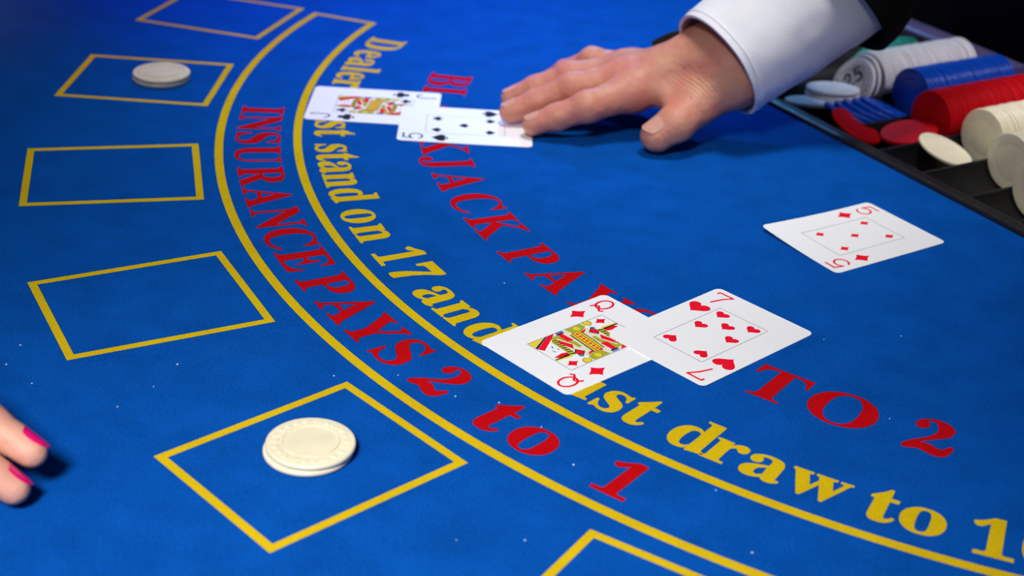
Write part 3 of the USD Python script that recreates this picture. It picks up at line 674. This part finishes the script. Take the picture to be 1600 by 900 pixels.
SEVEN_PIPS = [(-10.3, 20.3), (10.3, 20.3), (-10.3, 2.6), (10.3, 2.6), (0, 12.0), (-10.3, -19.0), (10.3, -19.0)]
FIVE_PIPS = [(-10.3, 19.5), (10.3, 19.5), (0, 1.5), (-10.3, -17.0), (10.3, -17.0)]
court = court_shapes()
playing_card("queen of diamonds lying face up, overlapped by the seven of hearts", (0.0497, 0.7378, -2.3849), "Q", DIAMOND, "ink_red", court=court)
playing_card("seven of hearts lying face up on the corner of the queen", (0.1125, 0.7537, -2.3584), "7", HEART, "ink_red", SEVEN_PIPS,
             bend=lambda x, y: .00055 * np.clip(.35 - y / CH, 0, 1))
playing_card("five of diamonds lying alone near the chip tray, one corner curled up", (0.2171, 0.8845, -2.5292), "5", DIAMOND, "ink_red", FIVE_PIPS,
             bend=lambda x, y: .0075 * np.clip((-x / CW - y / CH) * .62, 0, 1) ** 2 + .0008 * np.clip(y / CH, 0, 1) ** 2, big=12.0, small=7.4)
playing_card("jack of clubs lying face up beside the yellow arc line", (-0.1464, 0.9668, 0.0069), "J", CLUB, "ink_black", court=court)
playing_card("five of spades under the dealer's fingertips, overlapping the jack", (-0.0812, 0.9384, 0.0311), "5", SPADE, "ink_black", FIVE_PIPS,
             bend=lambda x, y: .0007 * np.clip(y / CH + .15, 0, 1))

# ------------------------------------------------------------------ chips
CHIP_R, CHIP_T = 0.0198, 0.0031


def chip_body(n=56):
    R, t = CHIP_R, CHIP_T
    p = [(0, .0001), (.0122, .0001), (.0126, .0003), (.0130, .0001), (.0186, .0001), (.0193, .0003), (.0197, .0008), (R, .0012)]
    q = [(r, t - z) for r, z in p[::-1]]
    return lathe([(0, .0001)] + p[1:] + q[:-1] + [(0, t - .0001)], n)


def chip_emboss(sides=(1,)):
    ms = []
    t = CHIP_T
    for k in range(22):
        a = 2 * math.pi * k / 22
        c = np.array([math.cos(a), math.sin(a)]) * .0157
        g = [Point(0, 0).buffer(.00135, 6), DIAMOND_S, HEART_S, CLUB_S][k % 4]
        g = affinity.translate(affinity.rotate(g, math.degrees(a) - 90, origin=(0, 0)), *c)
        ms.append(extrude(g, .00045, t - .00012))
    ring = Point(0, 0).buffer(.0126, 40).difference(Point(0, 0).buffer(.0121, 40))
    ms.append(extrude(ring, .00036, t - .00012))
    return cat_mesh(ms)


DIAMOND_S = affinity.scale(DIAMOND, .0036, .0036, origin=(0, 0))
HEART_S = affinity.scale(HEART, .0031, .0031, origin=(0, 0))
CLUB_S = affinity.scale(CLUB, .0034, .0034, origin=(0, 0))
BODY, EMB = chip_body(), chip_emboss()
FIRST = {}


def chip(mat, label, pos, normal=(0, 0, 1), spin=0.0, group=None, emboss=False):
    """pos: centre of the chip's underside (felt = 0), normal: the way its face looks."""
    z = np.array(normal, float); z /= np.linalg.norm(z)
    x = np.cross([0, 1.0, 0.1], z); x /= np.linalg.norm(x)
    y = np.cross(z, x)
    x, y = x * math.cos(spin) + y * math.sin(spin), y * math.cos(spin) - x * math.sin(spin)
    p = np.array(pos, float) + [0, 0, TZ]
    X = UsdGeom.Xform.Define(stage, numbered("/World/poker_chip"))
    X.AddTransformOp().Set(Gf.Matrix4d(*map(float, x), 0, *map(float, y), 0, *map(float, z), 0, *map(float, p), 1))
    pr = tag(X.GetPrim(), label, "poker chip", group)
    key = (mat, emboss)
    if key not in FIRST:
        obj("body", BODY, M[mat], pr, smooth=35)
        if emboss:
            obj("embossed_ring", EMB, M[mat], pr, kind="stuff")
        FIRST[key] = pr
    else:
        pr.GetReferences().AddInternalReference(FIRST[key].GetPath())
        pr.SetInstanceable(True)
    return pr


chip("cream", "cream clay chip lying on top of the near stack of two", (-.0837, .5684, .0033), spin=.1, emboss=True)
chip("cream", "cream clay chip at the bottom of the near stack of two", (-.0848, .5683, .0002), spin=.7, emboss=True)
chip("cream", "cream clay chip on top of the far stack in its yellow box", (-.2545, 1.0264, .0033), spin=.3, emboss=True)
chip("cream", "cream clay chip at the bottom of the far stack in its yellow box", (-.2549, 1.0267, .0002), spin=1.3, emboss=True)

# ------------------------------------------------------------------ chip tray
tray = thing("chip_tray", "long black chip tray let into the table before the dealer", "chip tray", (O2[0], O2[1], TZ), A1)
T0, PITCH, NS = -0.113, 0.042, 12
prof = [(T0, -0.030)]
for k in range(NS):
    c = T0 + (k + .5) * PITCH
    aa = np.radians(np.linspace(200, 340, 15))
    prof += [(c - .0196, -.0042)] + [(c + .0206 * math.cos(a), .0030 + .0206 * math.sin(a)) for a in aa] + [(c + .0196, -.0042)]
prof += [(T0 + NS * PITCH, -0.030)]
low = Polygon([(x, max(z, -.030)) for x, z in prof]).buffer(0)
tr = extrude(low, 0.196)                    # (x, z, along the slot)
tr.vertices = np.c_[tr.vertices[:, 0], tr.vertices[:, 2] + .0100, tr.vertices[:, 1]]
tr.fix_normals()
obj("trough", tr, M["tray"], tray, smooth=35)
for k in range(NS + 1):
    x = T0 + k * PITCH
    obj("divider", bar((x, .0095, -.0050), (x, .2065, -.0050), .0022, .0030, .0008), M["tray_rim"], tray)
obj("front_lip", bar((T0 - .0060, .0048, -.0300), (T0 + NS * PITCH + .0060, .0048, -.0300), .0105, .0335, .0022), M["tray_rim"], tray)
obj("back_lip", bar((T0 - .0060, .2068 - .0035, -.0300), (T0 + NS * PITCH + .0060, .2068 - .0035, -.0300), .0070, .0320, .0015), M["tray_rim"], tray)
for x in (T0 - .0032, T0 + NS * PITCH + .0032):
    obj("side_wall", bar((x, .0100, -.0300), (x, .1998, -.0300), .0056, .0325, .0015), M["tray_rim"], tray)
obj("cover_bar", bar((-.110, .2215, .0002), (.030, .2215, .0002), .0260, .0085, .0040), M["rail_bar"], tray, label="brushed violet bar along the tray's back edge")

rng = np.random.default_rng(11)


def slot(t, s, z):
    p = tray_xy(t, s)
    return (p[0], p[1], z)


def local_dir(a, b, c):
    d = a * E1 + b * E2
    return (d[0], d[1], c)


def row(mat, t, s0, n, words, group, zc=0.0033):
    """n chips standing face to face in a slot, the first looking at the players."""
    for k in range(n):
        j = rng.uniform(-.0005, .0005, 2)
        lab = f"foremost {words[0]} chip of {words[1]}" if k == 0 else f"{words[0]} chip standing on edge in {words[1]}"
        chip(mat, lab, slot(t + j[0], s0 + k * (CHIP_T + .00008) + CHIP_T, zc + abs(j[1]) * .6), local_dir(0, -1, 0), float(rng.uniform(0, 6)), None if k == 0 else group)


SC = [T0 + (k + .5) * PITCH for k in range(NS)]   # slot centres
row("bone", SC[2], 0.1020, 30, ("ivory white", "the ivory row in the tray"), "ivory chips in their tray row")
row("chip_blue", SC[3], 0.1060, 28, ("blue", "the blue row in the tray"), "blue chips in their tray row")
row("chip_red", SC[4], 0.0850, 35, ("red", "the red row in the tray"), "red chips in their tray row")
row("cream", SC[5], 0.0930, 33, ("cream", "the cream row next to the red row"), "cream chips in the row next to the red row")
row("cream", SC[6], 0.0760, 20, ("cream", "the second cream row from the red row"), "cream chips in the second cream row")
row("cream", SC[7], 0.0550, 20, ("cream", "the cream row cut by the frame's edge"), "cream chips in the third cream row")
# loose chips
chip("cream", "loose cream chip leaning flat over a tray divider by the red chips", slot(.117, .060, -.0028), local_dir(.25, .21, .945), .4)
chip("chip_red", "loose red chip tilted in the tray close to the front lip", slot(.056, .034, -.0035), local_dir(.302, .30, .90), .4)
chip("chip_red", "loose red chip lying flat before the red row", slot(.0775, .0655, -.0050), local_dir(-.10, -.20, .97), 1.4)
chip("bone", "loose ivory chip lying on top before the ivory row", slot(-.0045, .0655, -.0010), local_dir(-.10, .05, .985), 1.0)
chip("bone", "loose ivory chip just under the topmost loose one", slot(-.0035, .0645, -.0045), local_dir(-.10, .05, .985), 2.2)
chip("bone", "loose ivory chip lying lowest, nearest the tray's front lip", slot(.004, .0390, -.0045), local_dir(-.15, .086, .98), 2.0)
for k in range(5):
    chip("chip_blue", ["fallen blue chip farthest forward in its slot", "second of the fallen blue chips before the blue row", "third of the fallen blue chips before the blue row", "fourth of the fallen blue chips before the blue row", "fallen blue chip resting nearest the blue row"][k],
         slot(SC[3] + .0008 * (k % 2), .0480 + .0085 * k, -.0050), local_dir(.06, .36, .93), .5 * k)
for k, (s, lean) in enumerate(((.150, .80), (.158, .74), (.166, .70), (.174, .66))):
    chip("chip_green", ["green chip foremost of those leaning beyond the ivory row", "second green chip leaning beyond the ivory row", "third green chip leaning beyond the ivory row", "green chip farthest back beyond the ivory row"][k],
         slot(SC[1], s, -.0040), local_dir(0, -math.sqrt(1 - lean * lean), lean), .5 * k)
# the two marked chips slumped before the ivory row
for k, (s, lean, z) in enumerate(((.0900, .42, -.0005), (.0965, .25, .0015))):
    n = local_dir(0, -math.sqrt(1 - lean * lean), lean)
    pr = chip("bone", ["ivory chip with a black 25 slumped against its row", "ivory chip slumped between the marked chip and its row"][k], slot(SC[2], s, z), n, -0.3, emboss=(k == 0))
    if k == 0:
        strokes = [[(-7, 3.2), (-6.2, 5.2), (-4.0, 5.6), (-2.2, 4), (-2.6, 1.6), (-7.2, -5), (-1.6, -5)], [(7, 5.4), (2.6, 5.4), (2.2, 1), (5, 1.4), (7, -.8), (6.6, -3.6), (4.4, -5.2), (1.6, -4.4)]]
        num = affinity.scale(affinity.translate(unary_union([LineString(q).buffer(.85) for q in strokes]), 2.5, 4), .001, .001, origin=(0, 0))
        obj("number", extrude(num, .00006, CHIP_T - .0001), M["ink_black"], pr, label="black number 25")

# ------------------------------------------------------------------ people
UPZ = np.array([0, 0, 1.0])


def unit(v):
    v = np.array(v, float)
    return v / np.linalg.norm(v)


def nail(tip_base, tip, r0, r1, normal, length=None, width=50.0, over=0.0):
    """A curved nail plate lying on the back of a fingertip."""
    a, b = np.array(tip_base, float), np.array(tip, float)
    t = unit(b - a)
    n = unit(np.array(normal, float) - np.dot(normal, t) * t)
    s = np.cross(t, n)
    L = length or r1 * 1.7
    end = b + t * (r1 * .55 + over)
    start = end - t * L
    nu, nv = 13, 13
    V = []
    for lay in (0, 1):
        for i in range(nv):
            for j in range(nu):
                u = -1 + 2 * j / (nu - 1); v = i / (nv - 1)
                vv = .10 * u * u + v * (1 - .10 * u * u - .22 * u * u)
                p = start + t * (L * vv)
                f = np.clip(np.dot(p - a, t) / np.linalg.norm(b - a), 0, 1.0)
                r = r0 + (r1 - r0) * f
                beyond = max(0.0, np.dot(p - b, t))
                r = max(math.sqrt(max(r * r - beyond * beyond * .35, 0)), r * .6)
                al = math.radians(width) * u * (1 - .12 * (abs(2 * v - 1) ** 3))
                rr = r * (1.035 if lay == 0 else .90)
                V.append(p + rr * (math.sin(al) * s + math.cos(al) * n))
    F = []
    N = nu * nv
    for i in range(nv - 1):
        for j in range(nu - 1):
            q = i * nu + j
            F += [(q, q + 1, q + nu + 1), (q, q + nu + 1, q + nu), (N + q, N + q + nu + 1, N + q + 1), (N + q, N + q + nu, N + q + nu + 1)]
    ring = [j for j in range(nu)] + [i * nu + nu - 1 for i in range(1, nv)] + [(nv - 1) * nu + j for j in range(nu - 2, -1, -1)] + [i * nu for i in range(nv - 2, 0, -1)]
    for k in range(len(ring)):
        p, q = ring[k], ring[(k + 1) % len(ring)]
        F += [(p, N + p, N + q), (p, N + q, q)]
    m = trimesh.Trimesh(np.array(V), np.array(F), process=False)
    m.fix_normals()
    return m


def hand_mesh(fingers, thumb, wrist, arm, palm_k=.012, tendon=True, h=.0012, wrinkle=.00055):
    """fingers: four chains (MCP, PIP, DIP, tip) with radii; thumb: (CMC, MCP, IP, tip); wrist: two spheres; arm: the forearm's chain."""
    allp = np.vstack([[c for c, _ in ch] for ch in fingers + [thumb, wrist, arm]])
    lo, hi = allp.min(0) - .045, allp.max(0) + .045

    def f(p):
        palm = None
        wr = [w for w, _ in wrist]
        for k, ch in enumerate(fingers):
            m, rm = ch[0]
            w = np.array(wr[0]) * (k / 3) + np.array(wr[1]) * (1 - k / 3)
            d = bone(p, m, w, rm * .95, wrist[0][1])
            palm = d if palm is None else smin(palm, d, palm_k)
            if k < 3:
                d = bone(p, m, fingers[k + 1][0][0], rm * .9, fingers[k + 1][0][1] * .9)
                palm = smin(palm, d, .008)
        palm = smin(palm, bone(p, wrist[0][0], wrist[1][0], wrist[0][1], wrist[1][1]), .012)
        palm = smin(palm, chain(p, [c for c, _ in arm], [r for _, r in arm]), .015)
        if tendon:
            for k, ch in enumerate(fingers):
                m = np.array(ch[0][0]) + UPZ * ch[0][1] * .62
                w = np.array(wr[0]) * (.3 + .4 * k / 3) + np.array(wr[1]) * (.7 - .4 * k / 3) + UPZ * wrist[0][1] * .60
                palm = smin(palm, bone(p, m, w, .0058, .0044), .0045)
        th = chain(p, [c for c, _ in thumb], [r for _, r in thumb], .004)
        mid = np.array(thumb[1][0]) * .55 + np.array(fingers[0][0][0]) * .45
        web = bone(p, np.array(thumb[0][0]), mid, thumb[0][1] * .85, .0085)
        palm = smin(palm, web, .010)
        fg = None
        for ch in fingers:
            d = chain(p, [c for c, _ in ch], [r for _, r in ch], .0035)
            for j in (1,):                    # knuckle swellings
                d = smin(d, np.linalg.norm(p - (np.array(ch[j][0]) + UPZ * .0008), axis=1) - ch[j][1] * 1.03, .003)
            fg = d if fg is None else smin(fg, d, .0009)
        out = smin(palm, fg, .007)
        return smin(out, th, .008)

    m = surface_nets(f, lo, hi, h)
    V = m.vertices.copy()
    n = m.vertex_normals
    red = np.zeros(len(V))
    for ch in fingers:
        for j, amp in ((0, .35), (1, .55), (2, .3), (3, .35)):
            c, r = np.array(ch[j][0]), ch[j][1]
            red += amp * np.exp(-(np.linalg.norm(V - c, axis=1) / (r * 1.5)) ** 2)
        for j, wl in ((1, .0021), (2, .0016)):
            c, r = np.array(ch[j][0]), ch[j][1]
            t = unit(np.array(ch[j + 1][0]) - np.array(ch[j - 1][0]))
            al = (V - c) @ t
            w = np.exp(-(al / (r * .55)) ** 2) * np.exp(-(np.linalg.norm(V - c, axis=1) / (r * 1.6)) ** 4) * np.clip(n @ UPZ, 0, 1)
            V += n * (wrinkle * w * np.cos(2 * math.pi * al / wl))[:, None]
    for j, wl in ((1, .0024), (2, .0022)):
        c, r = np.array(thumb[j][0]), thumb[j][1]
        t = unit(np.array(thumb[j + 1][0]) - np.array(thumb[j - 1][0]))
        al = (V - c) @ t
        w = np.exp(-(al / (r * .6)) ** 2) * np.exp(-(np.linalg.norm(V - c, axis=1) / (r * 1.7)) ** 4) * np.clip(n @ unit((0, -.4, 1)), 0, 1)
        V += n * (wrinkle * w * np.cos(2 * math.pi * al / wl))[:, None]
    red += .4 * np.exp(-(np.linalg.norm(V - np.array(thumb[3][0]), axis=1) / .016) ** 2)
    V += n * ((meshkit.fbm(V * 160, 3, 4) - .5) * .0009)[:, None]
    m.vertices = V
    return m, np.clip(red, 0, .9)


def skin_obj(name, mesh, red, mat, parent):
    g = usdkit.mesh(stage, numbered(f"{parent.GetPath()}/{name}"), mesh, mat, smooth=True)
    UsdGeom.PrimvarsAPI(g).CreatePrimvar("redness", Sdf.ValueTypeNames.FloatArray, "vertex").Set(Vt.FloatArray.FromNumpy(red.astype(np.float32)))
    return g


def shifted(m, base):
    m = m.copy(); m.apply_translation([-base[0], -base[1], TZ - base[2]])
    return m


# ---- the dealer
dc = tray_xy(-0.01, 0.40)
DB = (float(dc[0]), float(dc[1]), 0.0)
dealer = thing("person", "dealer in black suit and white shirt cuff, pushing a card across the felt", "person", DB)
index = [((.0720, .9755, .031), .0125), ((.0417, .9580, .024), .0100), ((.0226, .9595, .0155), .0088), ((.0073, .9596, .0092), .0074)]
middle = [((.0672, .9900, .0345), .0125), ((.0317, .9835, .0275), .0101), ((.0086, .9825, .0165), .0088), ((-.0086, .9808, .0092), .0075)]
ring = [((.0680, 1.0090, .0330), .0120), ((.0303, 1.0090, .0265), .0098), ((.0074, 1.0080, .017), .0085), ((-.0085, 1.0085, .0090), .0072)]
pinky = [((.0745, 1.0300, .028), .0112), ((.0462, 1.0340, .0300), .0092), ((.0280, 1.0410, .0190), .0080), ((.0165, 1.0480, .0090), .0068)]
thumb = [((.1360, .9755, .0425), .0158), ((.1150, .9625, .0300), .0138), ((.1000, .9480, .0205), .0122), ((.0880, .9440, .0125), .0108)]
wrist = [((.1360, .9725, .0475), .0178), ((.1200, .9935, .0535), .0172)]
AX = unit((.75, .44, .49))
W0 = np.array([.1285, .9825, .0510])
arm = [(tuple(W0 + AX * .005), .0235), (tuple(W0 + AX * .10), .0280)]
hm, red = hand_mesh([index, middle, ring, pinky], thumb, wrist, arm)
skin_obj("hand", shifted(hm, DB), red, M["skin"], dealer)
for ch, nrm in ((index, (0, -.1, 1)), (middle, (0, -.05, 1)), (ring, (0, .05, 1)), (pinky, (.1, .3, 1))):
    obj("fingernail", shifted(nail(ch[2][0], ch[3][0], ch[2][1], ch[3][1], nrm, .0100, 40), DB), M["nail"], dealer, smooth=50)
obj("fingernail", shifted(nail(thumb[2][0], thumb[3][0], thumb[2][1], thumb[3][1], (-.55, -.25, .8), .0135, 46), DB), M["nail"], dealer, smooth=50)
CC = np.array([.1265, .9800, .0510])         # middle of the cuff's opening
cuff = cloth_tube([CC + AX * s for s in (0, .03, .07, .13)], [(.0395, .0395), (.0410, .0410), (.0435, .0435), (.046, .046)], n=96, rings=60, thick=.0022, folds=.0022, seed=3, fold_scale=26)
obj("shirt_cuff", shifted(cuff, DB), M["shirt"], dealer, smooth=50, label="white cotton shirt cuff")
seam = cloth_tube([CC + AX * s for s in (.0045, .0053, .0060)], [(.04020, .04020)] * 3, n=96, rings=4, thick=.0010, folds=.0022, seed=3, fold_scale=26)
obj("cuff_seam", shifted(seam, DB), M["shirt"], dealer, smooth=50)
SH = CC + AX * .088
elbow = SH + np.array([.105, .070, .185])
shoulder = np.array([DB[0], DB[1], 0]) + np.r_[E1 * -.17 + E2 * .0, .60]
sleeve = cloth_tube([SH, SH + [.030, .020, .036], elbow, elbow * .5 + shoulder * .5 + [0, 0, .0], shoulder], [(.0560, .0580), (.055, .056), (.058, .058), (.072, .072), (.072, .072)], n=80, rings=90, thick=.004, folds=.006, seed=8, fold_scale=16)
obj("jacket_sleeve", shifted(sleeve, DB), M["suit"], dealer, smooth=50, label="black jacket sleeve")
streak_pts = [np.array(q) for q in ((.0867, 1.0260, .0480), (.0983, 1.0180, .0563), (.1120, 1.0080, .0635))]  # added black tube standing for the shaded gap above the wrist
obj("wrist_shade_streak", shifted(cloth_tube(streak_pts, [(.0016, .0022), (.0026, .0036), (.0026, .0036)], n=16, rings=16, thick=.001), DB), M["shade_streak"], dealer, smooth=50, label="added dark streak for the shaded gap above the wrist")


def local_cloth(f, lo, hi, h):
    """A garment modelled about the dealer (x across, y towards his back), turned to face the table."""
    m = surface_nets(f, lo, hi, h)
    v = m.vertices
    m.vertices = np.c_[v[:, :1] * E1 + v[:, 1:2] * E2, v[:, 2]]
    m.fix_normals()
    return m


def jacket_f(p):
    d = bone(p, (-.15, .02, 1.40), (.15, .02, 1.40), .070, .070)
    for z, w, r in ((1.26, .085, .125), (1.08, .075, .112), (.90, .095, .118)):
        d = smin(d, bone(p, (-w, .01, z), (w, .01, z), r, r), .10)
    lap = bone(p, (-.005, -.115, 1.30), (.012, -.128, .86), .006, .008)
    d = smin(d, lap, .012)
    d = d + (meshkit.fbm(p * 14, 3, 2) - .5) * .012
    return np.maximum(d, .80 - p[:, 2])


def trouser_f(p):
    d = bone(p, (-.07, .01, .92), (.07, .01, .92), .105, .105)
    for s in (-1, 1):
        leg = chain(p, [(s * .085, .01, .88), (s * .10, -.005, .50), (s * .105, .01, .07)], [.092, .078, .066], .03)
        cr = chain(p, [(s * .095, -.082, .86), (s * .105, -.082, .50), (s * .108, -.055, .09)], [.004, .004, .004], .01)
        d = smin(d, smin(leg, cr, .016), .03)
    d = d + (meshkit.fbm(p * 12, 3, 6) - .5) * .012
    return np.maximum(np.maximum(d, .05 - p[:, 2]), p[:, 2] - 1.0)


def shoe_f(s):
    def f(p):
        d = smin(bone(p, (s * .107, .05, .045), (s * .112, -.05, .045), .042, .045), bone(p, (s * .112, -.05, .03), (s * .125, -.165, .024), .042, .036), .03)
        return np.maximum(d, .001 - p[:, 2])
    return f


obj("jacket", local_cloth(jacket_f, (-.32, -.24, .74), (.32, .24, 1.54), .012), M["suit"], dealer, smooth=True)
obj("trousers", local_cloth(trouser_f, (-.30, -.20, .03), (.30, .22, 1.06), .010), M["trouser"], dealer, smooth=True)
for s in (-1, 1):
    br = np.array([(s * (cx_ + .949 * r_), cy_ - .34 * r_, z_) for cx_, cy_, r_, z_ in ((.085, .010, .0945, .88), (.0897, .0053, .0900, .76), (.100, -.005, .0800, .50), (.1045, .008, .0685, .10))])
    br = np.c_[br[:, :1] * E1 + br[:, 1:2] * E2, br[:, 2]]
    braid = cloth_tube(br, [(.0035, .0035)] * 4, n=12, rings=40, thick=.0012, up=(E1[0], E1[1], 0))
    obj("side_braid", braid, M["satin"], dealer, smooth=50, label="satin braid down the trouser seam")
for s in (-1, 1):
    obj("shoe", local_cloth(shoe_f(s), (s * .11 - .09, -.24, -.01), (s * .11 + .09, .14, .12), .006), M["leather"], dealer, smooth=60)
base2 = np.array([DB[0], DB[1], -TZ])
lsl = [base2 + np.r_[E1 * a + E2 * b, c] for a, b, c in ((.17, .02, 1.38), (.25, .04, 1.22), (.285, .03, 1.08), (.280, .0, .84))]
obj("jacket_sleeve", shifted(cloth_tube(lsl, [(.072, .072), (.068, .068), (.062, .062), (.056, .056)], n=48, rings=50, thick=.004, folds=.008, seed=9, fold_scale=16), DB), M["suit"], dealer, smooth=50)


def lh(a, b, c):
    return tuple(base2 + np.r_[E1 * a + E2 * b, c])


lf = [[(lh(.272 + .004 * k, -.035 + .020 * k, .735), .0115), (lh(.268 + .003 * k, -.037 + .020 * k, .697), .0098), (lh(.262, -.035 + .019 * k, .675), .0086), (lh(.254, -.032 + .018 * k, .657), .0074)] for k in range(4)]
lt = [(lh(.268, -.030, .800), .0150), (lh(.260, -.052, .775), .0130), (lh(.252, -.060, .748), .0115), (lh(.246, -.060, .724), .0100)]
lm, lred = hand_mesh(lf, lt, [(lh(.280, -.012, .815), .019), (lh(.282, .012, .815), .019)], [(lh(.281, 0, .815), .025), (lh(.281, 0, .90), .030)], tendon=False, h=.0025, wrinkle=0.0)
skin_obj("hand", shifted(lm, DB), lred, M["skin"], dealer)

# ---- the guest at the left
GB = (-.62, .70, 0.0)
guest = thing("person", "guest with pink painted nails resting two fingertips on the felt", "person", GB)
gi = [((-.272, .556, .052), .0115), ((-.2330, .5410, .0400), .0090), ((-.2115, .5330, .0290), .0080), ((-.1925, .5274, .0195), .0067)]
gm = [((-.274, .537, .052), .0115), ((-.2320, .5215, .0370), .0090), ((-.2140, .5170, .0225), .0080), ((-.1965, .5150, .0095), .0067)]
gr = [((-.279, .517, .049), .0110), ((-.2460, .5030, .0350), .0086), ((-.2300, .5000, .0215), .0076), ((-.2170, .4980, .0090), .0064)]
gp = [((-.286, .500, .045), .0100), ((-.2620, .4900, .0320), .0078), ((-.2500, .4880, .0190), .0070), ((-.2390, .4870, .0085), .0060)]
gt = [((-.326, .566, .046), .0150), ((-.2980, .5800, .0350), .0125), ((-.2740, .5840, .0230), .0108), ((-.2560, .5780, .0130), .0095)]
gw = [((-.358, .556, .054), .0170), ((-.360, .536, .056), .0165)]
ga = [((-.362, .548, .056), .0210), ((-.46, .600, .082), .0270), ((-.56, .650, .112), .0320)]
gmesh, gred = hand_mesh([gi, gm, gr, gp], gt, gw, ga, wrinkle=.00015)
skin_obj("hand", shifted(gmesh, GB), gred * .6, M["skin2"], guest)
for ch in (gi, gm):
    obj("fingernail", shifted(nail(ch[2][0], ch[3][0], ch[2][1], ch[3][1], (.28, .58, .74), .0135, 52, .0018), GB), M["nail_pink"], guest, smooth=50, label="pink painted nail")
for ch in (gr, gp, gt):
    obj("fingernail", shifted(nail(ch[2][0], ch[3][0], ch[2][1], ch[3][1], (.1, .25, .9), .0130, 50, .002), GB), M["nail_pink"], guest, smooth=50, label="pink painted nail")
gs = cloth_tube([(-.46, .600, .084), (-.52, .632, .102), (-.62, .685, .130), (-.74, .74, .22)], [(.042, .040), (.046, .045), (.052, .052), (.060, .060)], n=48, rings=40, thick=.003, folds=.008, seed=12, fold_scale=18)
obj("sleeve", shifted(gs, GB), M["trouser"], guest, smooth=50)
